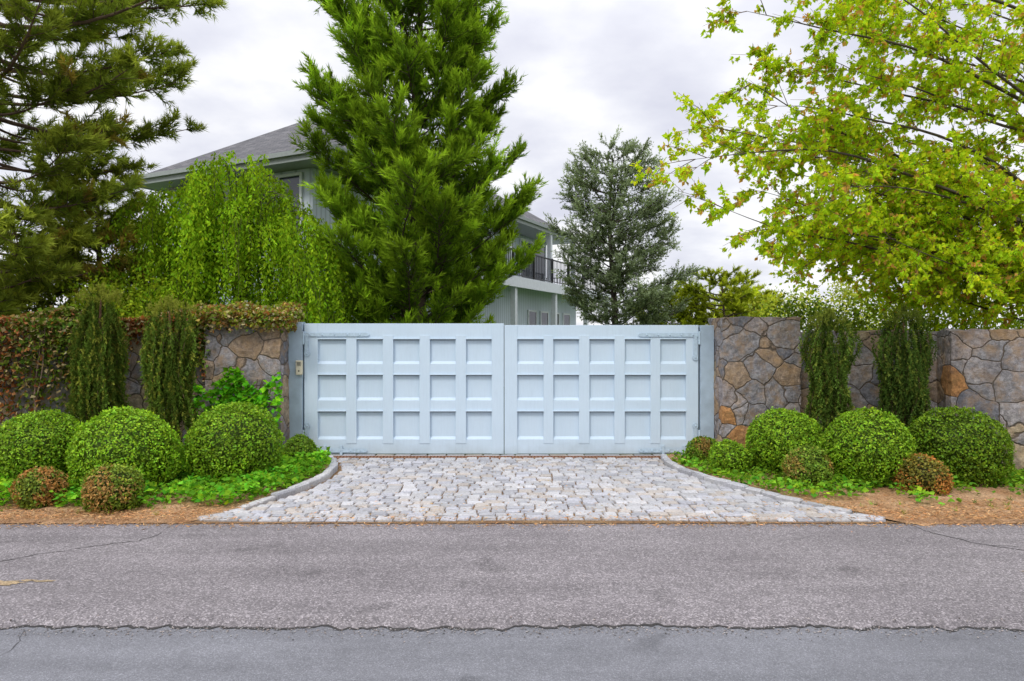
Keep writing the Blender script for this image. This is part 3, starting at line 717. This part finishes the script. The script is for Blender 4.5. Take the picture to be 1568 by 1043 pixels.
# ------------------------------------------------------------------ shrubs
def fs(v,seed):
    return .5*np.sin(v[:,0]*3.1+seed)+.5*np.sin(v[:,1]*2.7+seed*2)+.4*np.sin(v[:,2]*3.7+seed*.7)+.3*np.sin(v[:,0]*7+v[:,2]*6+seed)
def boxball(name,x,y,r,zc,n,col,squash=.95,rough=.03,ls=.03,mixc=None,mixf=0,seed=0):
    global rng
    rng=np.random.default_rng(int(seed+100))
    mb=MB()
    for k in range(5):
        a=k*1.3; tube(mb,[(x,y,-.05),(x+.3*r*math.cos(a),y+.3*r*math.sin(a),zc*.6),(x+.6*r*math.cos(a),y+.6*r*math.sin(a),zc)],[.02,.015,.006],4,0,(.12,.09,.06))
    u=np.linspace(0,math.pi,14); w=np.linspace(0,2*math.pi,24,endpoint=False)
    D=np.stack([np.outer(np.sin(u),np.cos(w)),np.outer(np.sin(u),np.sin(w)),np.outer(np.cos(u),np.ones(24))],-1).reshape(-1,3)
    core=D*(r*.82*(1+rough*fs(D,seed)))[:,None]*[1,1,squash]+[x,y,zc]
    i=np.arange(13)[:,None]*24; j=np.arange(24)[None]
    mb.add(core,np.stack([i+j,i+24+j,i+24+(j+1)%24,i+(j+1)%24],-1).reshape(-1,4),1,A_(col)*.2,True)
    d=norm(rng.normal(size=(n,3))); d=d[d[:,2]>-.75]; m=len(d)
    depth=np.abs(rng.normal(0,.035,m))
    clump=A_([fbm(q[0]*6,q[1]*6+q[2]*6,1.,4,seed) for q in d])
    rr=r*(1+rough*fs(d,seed)+.07*clump)-depth*r*1.5+np.where(rng.uniform(0,1,m)<.03,rng.uniform(0,.035,m),0)
    p=d*rr[:,None]*[1,1,squash]+[x,y,zc]
    ok=p[:,2]>.0
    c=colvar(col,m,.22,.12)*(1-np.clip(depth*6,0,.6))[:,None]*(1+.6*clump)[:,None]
    if mixc is not None:
        f=(fs(d*1.3,seed+4)+rng.normal(0,.4,m))>(1-2*mixf); c[f]=colvar(mixc,f.sum(),.25,.1)
    tdir=rng.normal(0,1,(m,3)); tdir-=d*(tdir*d).sum(1,keepdims=True)*.6
    leaves(mb,p[ok],(tdir+d*.35)[ok],rng.uniform(.7,1.3,ok.sum())*ls,.65,np.clip(c[ok],.003,.9),1,nrm=d[ok],nj=.6)
    return mb.build(name,[M_bark,M_box])
G1=(.22,.39,.018)
BW=[(-5.48,7.9,.50,.46),(-4.47,7.9,.575,.44),(-3.43,8.4,.565,.42),
    (3.57,8.9,.465,.41),(4.28,8.25,.515,.43),(5.42,8.3,.555,.42)]
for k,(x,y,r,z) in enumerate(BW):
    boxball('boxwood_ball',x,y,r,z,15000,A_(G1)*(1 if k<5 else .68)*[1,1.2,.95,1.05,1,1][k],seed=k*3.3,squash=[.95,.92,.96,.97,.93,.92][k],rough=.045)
SB_=[(-2.96,9.55,.235,.21,(.16,.28,.02),None,0),(-4.08,7.0,.275,.22,(.22,.31,.03),(.44,.27,.08),.34),(-4.93,7.1,.235,.20,(.20,.27,.03),(.46,.24,.07),.42),
    (2.86,8.95,.27,.20,G1,None,0),(2.69,9.6,.22,.20,(.17,.28,.02),(.3,.2,.05),.2),(3.53,8.15,.28,.21,(.20,.32,.03),(.34,.26,.06),.2),(4.66,7.75,.30,.17,(.22,.20,.03),(.48,.22,.05),.5)]
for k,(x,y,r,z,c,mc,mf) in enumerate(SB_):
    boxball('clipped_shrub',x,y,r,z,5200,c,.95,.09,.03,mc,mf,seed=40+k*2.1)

def column(name,x,y,r,z0,z1,col,tip,seed,lean=0):
    global rng
    rng=np.random.default_rng(seed); mb=MB()
    tube(mb,[(x,y,-.05),(x,y,z1*.5),(x+lean,y,z1*.93)],[.045,.035,.01],6,0,(.16,.09,.05))
    B=[];D=[];C=[]
    for k in range(150):
        a=rng.uniform(0,6.28); q=rng.uniform(.2,1)**.5
        zt=z0+(z1-z0)*(1-.14*q*q)*rng.uniform(.68,1.)+ .06*math.sin(a*3+seed)
        L=rng.uniform(.45,1)*(zt-z0)*.95
        m=max(4,int(L/.035)); t=np.linspace(0,1,m); zz=zt-L*t
        hh=(zz-z0)/(z1-z0); prof=(.86+.14*np.sin(hh*6+seed))*np.clip(1.25-.9*np.clip(hh-.7,0,1)*2,.3,1)*(.9+.16*np.sin(hh*11+a*2))
        R=r*q*prof*(.8+.2*np.minimum(t*5,1))
        B.append(np.stack([x+lean*hh+R*np.cos(a)+.02*np.sin(zz*7+k),y+R*np.sin(a),zz],1))
        up=1 if rng.uniform()<.45 else -1
        D.append(np.stack([np.cos(a)*.35+rng.normal(0,.25,m),np.sin(a)*.35+rng.normal(0,.25,m),up*1.+rng.normal(0,.3,m)],1))
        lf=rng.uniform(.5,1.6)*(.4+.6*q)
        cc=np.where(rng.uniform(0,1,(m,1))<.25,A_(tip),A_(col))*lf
        C.append(cc)
        if k%4==0: tube(mb,B[-1][::3],.005,3,0,(.13,.08,.05))
    m=120; a=rng.uniform(0,6.28,m); q=rng.uniform(0,.75,m)
    B.append(np.stack([x+lean+r*q*np.cos(a),y+r*q*np.sin(a),z1-.2*q-rng.uniform(0,.16,m)],1)); D.append(np.stack([np.cos(a)*.3,np.sin(a)*.3,np.ones(m)],1)); C.append(np.tile(A_(tip)*1.0,(m,1)))
    needles(mb,np.concatenate(B),np.concatenate(D),.07,.032,18,.011,np.concatenate(C),1,(.6,1.3))
    return mb.build(name,[M_bark,M_needle])
CG=(.115,.185,.028);CT=(.28,.31,.05)
column('columnar_yew',-5.65,9.3,.42,.35,2.5,CG,CT,51,.05)
column('columnar_yew',-4.52,9.05,.41,.22,2.32,CG,CT,52,-.02)
column('columnar_yew',4.38,9.4,.36,.25,2.18,(.10,.17,.028),(.22,.27,.045),53,-.03)
column('columnar_yew',5.42,9.45,.39,.25,2.22,(.08,.14,.026),(.17,.22,.04),54)

rng=np.random.default_rng(61)
mb=MB()
path=A_([(-9.6,8.4),(-9.2,8.5),(-7.4,9.2),(-5.6,10.1),(-4.6,10.35)])
seg=np.linalg.norm(np.diff(path,axis=0),axis=1); cs=np.concatenate([[0],np.cumsum(seg)])
n=24000; s=rng.uniform(0,cs[-1],n); bx=np.interp(s,cs,path[:,0]); by=np.interp(s,cs,path[:,1])
nxy=norm(A_([.42,-.9])[None])[0]
o=rng.uniform(-.28,.45,n); top=o<.05
z=np.where(top,1.92+.08*np.sin(s*4)+rng.uniform(0,.25,n),0); 
hang=.42+.25*np.sin(s*2.3)+.2*np.sin(s*5.1)+np.where(bx<-6.0,.3,0)
z=np.where(top,z,2.08-np.abs(rng.normal(0,1,n))*np.clip(hang,.12,1.)*.75)
off=np.where(top,o,.22+rng.uniform(0,.16,n)); p=np.stack([bx+nxy[0]*off,by+nxy[1]*off,z],1); ok=z>.45
mixs=(np.sin(s*3.1)+rng.normal(0,.8,n))
c=np.where((mixs>.2)[:,None],colvar((.36,.15,.06),n,.35,.1),colvar((.16,.24,.035),n,.35,.15)); tn=rng.uniform(0,1,n)<.25; c[tn]=colvar((.52,.42,.22),tn.sum(),.2,.1)
d=np.stack([nxy[0]+rng.normal(0,.5,n),nxy[1]+rng.normal(0,.5,n),-.5+rng.normal(0,.5,n)],1)
leaves(mb,p[ok],d[ok],rng.uniform(.045,.09,ok.sum()),.8,c[ok])
for k in range(34):
    s0=rng.uniform(0,cs[-1]); x=np.interp(s0,cs,path[:,0])+nxy[0]*.23; y=np.interp(s0,cs,path[:,1])+nxy[1]*.25; q=np.linspace(0,1,10)
    tube(mb,np.stack([x+.12*np.sin(q*5+k)+.25*q*rng.normal(0,1),y-.05-.05*q,2-1.9*q],1),.012*(.5+q),5,0,(.20,.14,.10))
mb.build('ivy_vine',[M_bark,M_leaf])
mb=MB(); n=6500
x=rng.uniform(-4.66,-3.24,n); fr=rng.uniform(0,1,n)<.5; y=np.where(fr,9.9+rng.normal(0,.04,n),rng.uniform(9.95,10.7,n))
z=np.where(fr,2.18-np.abs(rng.normal(0,.10,n)),2.1+rng.uniform(0,.20,n)+.04*np.sin(x*9))
rt=rng.uniform(0,1,n)<.14; x[rt]=-3.36+rng.uniform(0,.10,rt.sum()); y[rt]=rng.uniform(9.95,10.7,rt.sum()); z[rt]=2.14-np.abs(rng.normal(0,.09,rt.sum()))
c=np.where((rng.uniform(0,1,n)<.4)[:,None],colvar((.32,.17,.06),n,.35,.1),colvar((.28,.35,.05),n,.35,.15)); tn=rng.uniform(0,1,n)<.22; c[tn]=colvar((.58,.50,.28),tn.sum(),.2,.1)
leaves(mb,np.stack([x,y,z],1),np.stack([rng.normal(0,.6,n),-.6+rng.normal(0,.5,n),-.3+rng.normal(0,.5,n)],1),rng.uniform(.035,.075,n),.8,c)
mb.build('ivy_vine',[M_bark,M_leaf])
mb=MB(); n=1700
x=rng.normal(-3.95,.33,n); z=rng.uniform(.1,1.25,n)-.15*np.abs(x+3.95)+.12*np.sin(x*9); y=9.88-rng.uniform(0,.3,n)*np.clip(1.25-z,.2,1)
c=colvar((.18,.50,.025),n,.35,.2)
leaves(mb,np.stack([np.clip(x,-4.55,-3.35),y,z],1),np.stack([rng.normal(0,.6,n),-.8+rng.normal(0,.3,n),-.3+rng.normal(0,.6,n)],1),rng.uniform(.06,.12,n),.85,c,1,nrm=np.tile([0,-.6,.9],(n,1)))
for k in range(8):
    q=np.linspace(0,1,8); tube(mb,np.stack([-3.95+.3*np.sin(k*2)*q+.05*np.sin(q*7+k),np.full(8,9.93),1.2*q],1),.007,4,0,(.14,.1,.06))
mb.build('climbing_ivy',[M_bark,M_leaf])
def gcover(n,xa,xb,ya,yb,dens,col,hmax=.15):
    x=rng.uniform(xa,xb,n); y=rng.uniform(ya,yb,n)
    ok=(x<xl(y)-.12)|(x>xr(y)+.12)
    ff=A_([fbm(a,b,1.9,3,3.) for a,b in zip(x,y)]); ok&=(ff*.9+dens(x,y)+rng.normal(0,.10,n))>0
    x,y=x[ok],y[ok]; m=len(x); z=.05+rng.uniform(0,1,m)**.7*hmax*(.6+.8*np.clip(ff[ok]+.5,0,1))
    cc=colvar(col,m,.35,.2)*(.65+.6*np.clip(ff[ok]+.5,0,1.2))[:,None]
    leaves(mb,np.stack([x,y,z],1),np.stack([rng.normal(0,1,m),rng.normal(-.3,1,m),rng.normal(0,.3,m)],1),rng.uniform(.035,.085,m),.8,cc,1,nrm=np.tile([0,0,1.],(m,1)),nj=.7)
mb=MB(); gcover(20000,-6.8,-2.35,6.95,9.9,lambda x,y:(y-7.25)*.9+.1,(.18,.41,.03)); mb.build('ground_ivy',[M_bark,M_leaf])
mb=MB(); gcover(12000,2.2,7.5,7.1,9.9,lambda x,y:(y-7.55)*.8-.05,(.18,.37,.03),.10); mb.build('ground_ivy',[M_bark,M_leaf])
mb=MB(); k=170; x=rng.uniform(-7.5,8,k); y=6.75+np.abs(rng.normal(0,.35,k)); ok=(x<xl(y)-.2)|(x>xr(y)+.2); x,y=x[ok],y[ok]; k=len(x)
needles(mb,np.stack([x,y,np.full(k,.02)],1),np.stack([rng.normal(0,.2,k),rng.normal(0,.2,k),np.ones(k)],1),.01,.075,16,.006,colvar((.22,.36,.05),k,.25,.2),0,(.2,1.2))
mb.build('grass_tufts',[M_leaf])

def shrub(name,cx,cy,rx,ry,z0,z1,ncl,nlf,ls,col,seed,sig=.16):
    global rng
    rng=np.random.default_rng(seed); mb=MB()
    d=norm(rng.normal(size=(ncl,3)))*rng.uniform(.35,1,(ncl,1))**.5
    cc=np.stack([cx+d[:,0]*rx,cy+d[:,1]*ry,(z0+z1)/2+d[:,2]*(z1-z0)/2],1)
    for q in cc[::3]: tube(mb,[(cx,cy,-.05),(cx*.5+q[0]*.5,cy*.5+q[1]*.5,q[2]*.55),q],[.03,.018,.005],4,0,(.1,.07,.05))
    p=np.repeat(cc,nlf,0)+rng.normal(0,sig,(ncl*nlf,3)); lf=np.repeat(rng.uniform(.7,1.25,ncl),nlf)[:,None]
    leaves(mb,p,rng.normal(0,1,p.shape)+[0,0,.2],rng.uniform(.6,1.2,len(p))*ls,.6,colvar(col,len(p),.2,.12)*lf)
    return mb.build(name,[M_bark,M_leaf])
shrub('garden_shrub',-6.2,11.2,.9,.5,1.3,2.85,50,150,.07,(.32,.44,.03),71)
shrub('garden_shrub',-8.2,12.2,1.6,.8,1.2,3.4,60,140,.09,(.22,.29,.03),72)
shrub('garden_shrub',5.3,12.2,1.2,.5,1.,2.4,50,150,.07,(.14,.22,.03),73)
shrub('garden_shrub',8.0,13.,2.0,.6,1.,2.8,70,140,.08,(.26,.36,.03),74)
shrub('garden_shrub',9.0,19.,2.8,1.0,1.,3.2,80,100,.10,(.38,.45,.06),75,.22)
shrub('garden_shrub',-5.0,15.5,1.4,.6,1.,3.2,60,130,.09,(.08,.14,.02),76)

sl=empty('solar_path_light'); mb=MB(); sx,sy=4.78,8.0
tube(mb,[(sx,sy,0),(sx,sy,.36)],.008,8,0); tube(mb,[(sx,sy,.30),(sx,sy,.36)],.035,12,0); tube(mb,[(sx,sy,.36),(sx,sy,.385)],[.065,.06],14,0)
mb.build('lamp_body',[M_black],sl); mb=MB(); box(mb,(sx-.055,sy-.04,.386),(sx+.055,sy+.04,.398)); mb.build('solar_cell',[M_bluep],sl,.003)

# ------------------------------------------------------------------ light, world, camera
sd=Vector((-.35,-.62,.78)).normalized()
sun=bpy.data.lights.new('sun','SUN'); sun.energy=1.5; sun.angle=math.radians(12); sun.color=(1,.96,.90)
so=bpy.data.objects.new('sun',sun); scene.collection.objects.link(so); so.rotation_euler=(-sd).to_track_quat('-Z','Y').to_euler(); so.location=(0,0,30)
w=bpy.data.worlds.new('World'); scene.world=w; w.use_nodes=True; nt=w.node_tree; bg=nt.nodes['Background']
sky=N(nt,'ShaderNodeTexSky'); sky.sky_type='NISHITA'; sky.sun_disc=False; sky.sun_elevation=math.asin(sd.z); sky.sun_rotation=math.atan2(sd.x,sd.y)
tc=N(nt,'ShaderNodeTexCoord'); sx_=N(nt,'ShaderNodeSeparateXYZ'); nt.links.new(tc.outputs['Generated'],sx_.inputs[0])
zc=N(nt,'ShaderNodeMath',operation='MAXIMUM'); zc.inputs[1].default_value=0; nt.links.new(sx_.outputs['Z'],zc.inputs[0])
za=N(nt,'ShaderNodeMath',operation='ADD'); za.inputs[1].default_value=.22; nt.links.new(zc.outputs[0],za.inputs[0])
dv=N(nt,'ShaderNodeVectorMath',operation='DIVIDE'); cb=N(nt,'ShaderNodeCombineXYZ')
for k in range(3): nt.links.new(za.outputs[0],cb.inputs[k])
nt.links.new(tc.outputs['Generated'],dv.inputs[0]); nt.links.new(cb.outputs[0],dv.inputs[1])
cn=noise(nt,dv.outputs[0],1.7,6,.52)
cr=ramp(nt,cn.outputs['Fac'],[(.38,(7.6,7.7,8.8)),(.48,(8.9,9.0,9.8)),(.58,(10.7,10.7,10.9))])
z2=N(nt,'ShaderNodeMath',operation='POWER'); z2.inputs[1].default_value=4; nt.links.new(zc.outputs[0],z2.inputs[0])
z3=N(nt,'ShaderNodeMath',operation='MULTIPLY_ADD'); z3.inputs[1].default_value=2.4; z3.inputs[2].default_value=1.; nt.links.new(z2.outputs[0],z3.inputs[0])
vm=N(nt,'ShaderNodeVectorMath',operation='SCALE'); nt.links.new(cr.outputs[0],vm.inputs[0]); nt.links.new(z3.outputs[0],vm.inputs['Scale'])
c=mix(nt,.93,sky.outputs[0],vm.outputs[0]); nt.links.new(c,bg.inputs['Color']); bg.inputs['Strength'].default_value=.1
cam=bpy.data.cameras.new('camera'); cam.lens=24; cam.sensor_width=36; cam.clip_end=3000
co=bpy.data.objects.new('camera',cam); scene.collection.objects.link(co); co.location=(0,0,1.76); co.rotation_euler=(math.radians(90),0,0)
scene.camera=co
scene.view_settings.view_transform='Standard'; scene.view_settings.look='None'; scene.view_settings.exposure=0
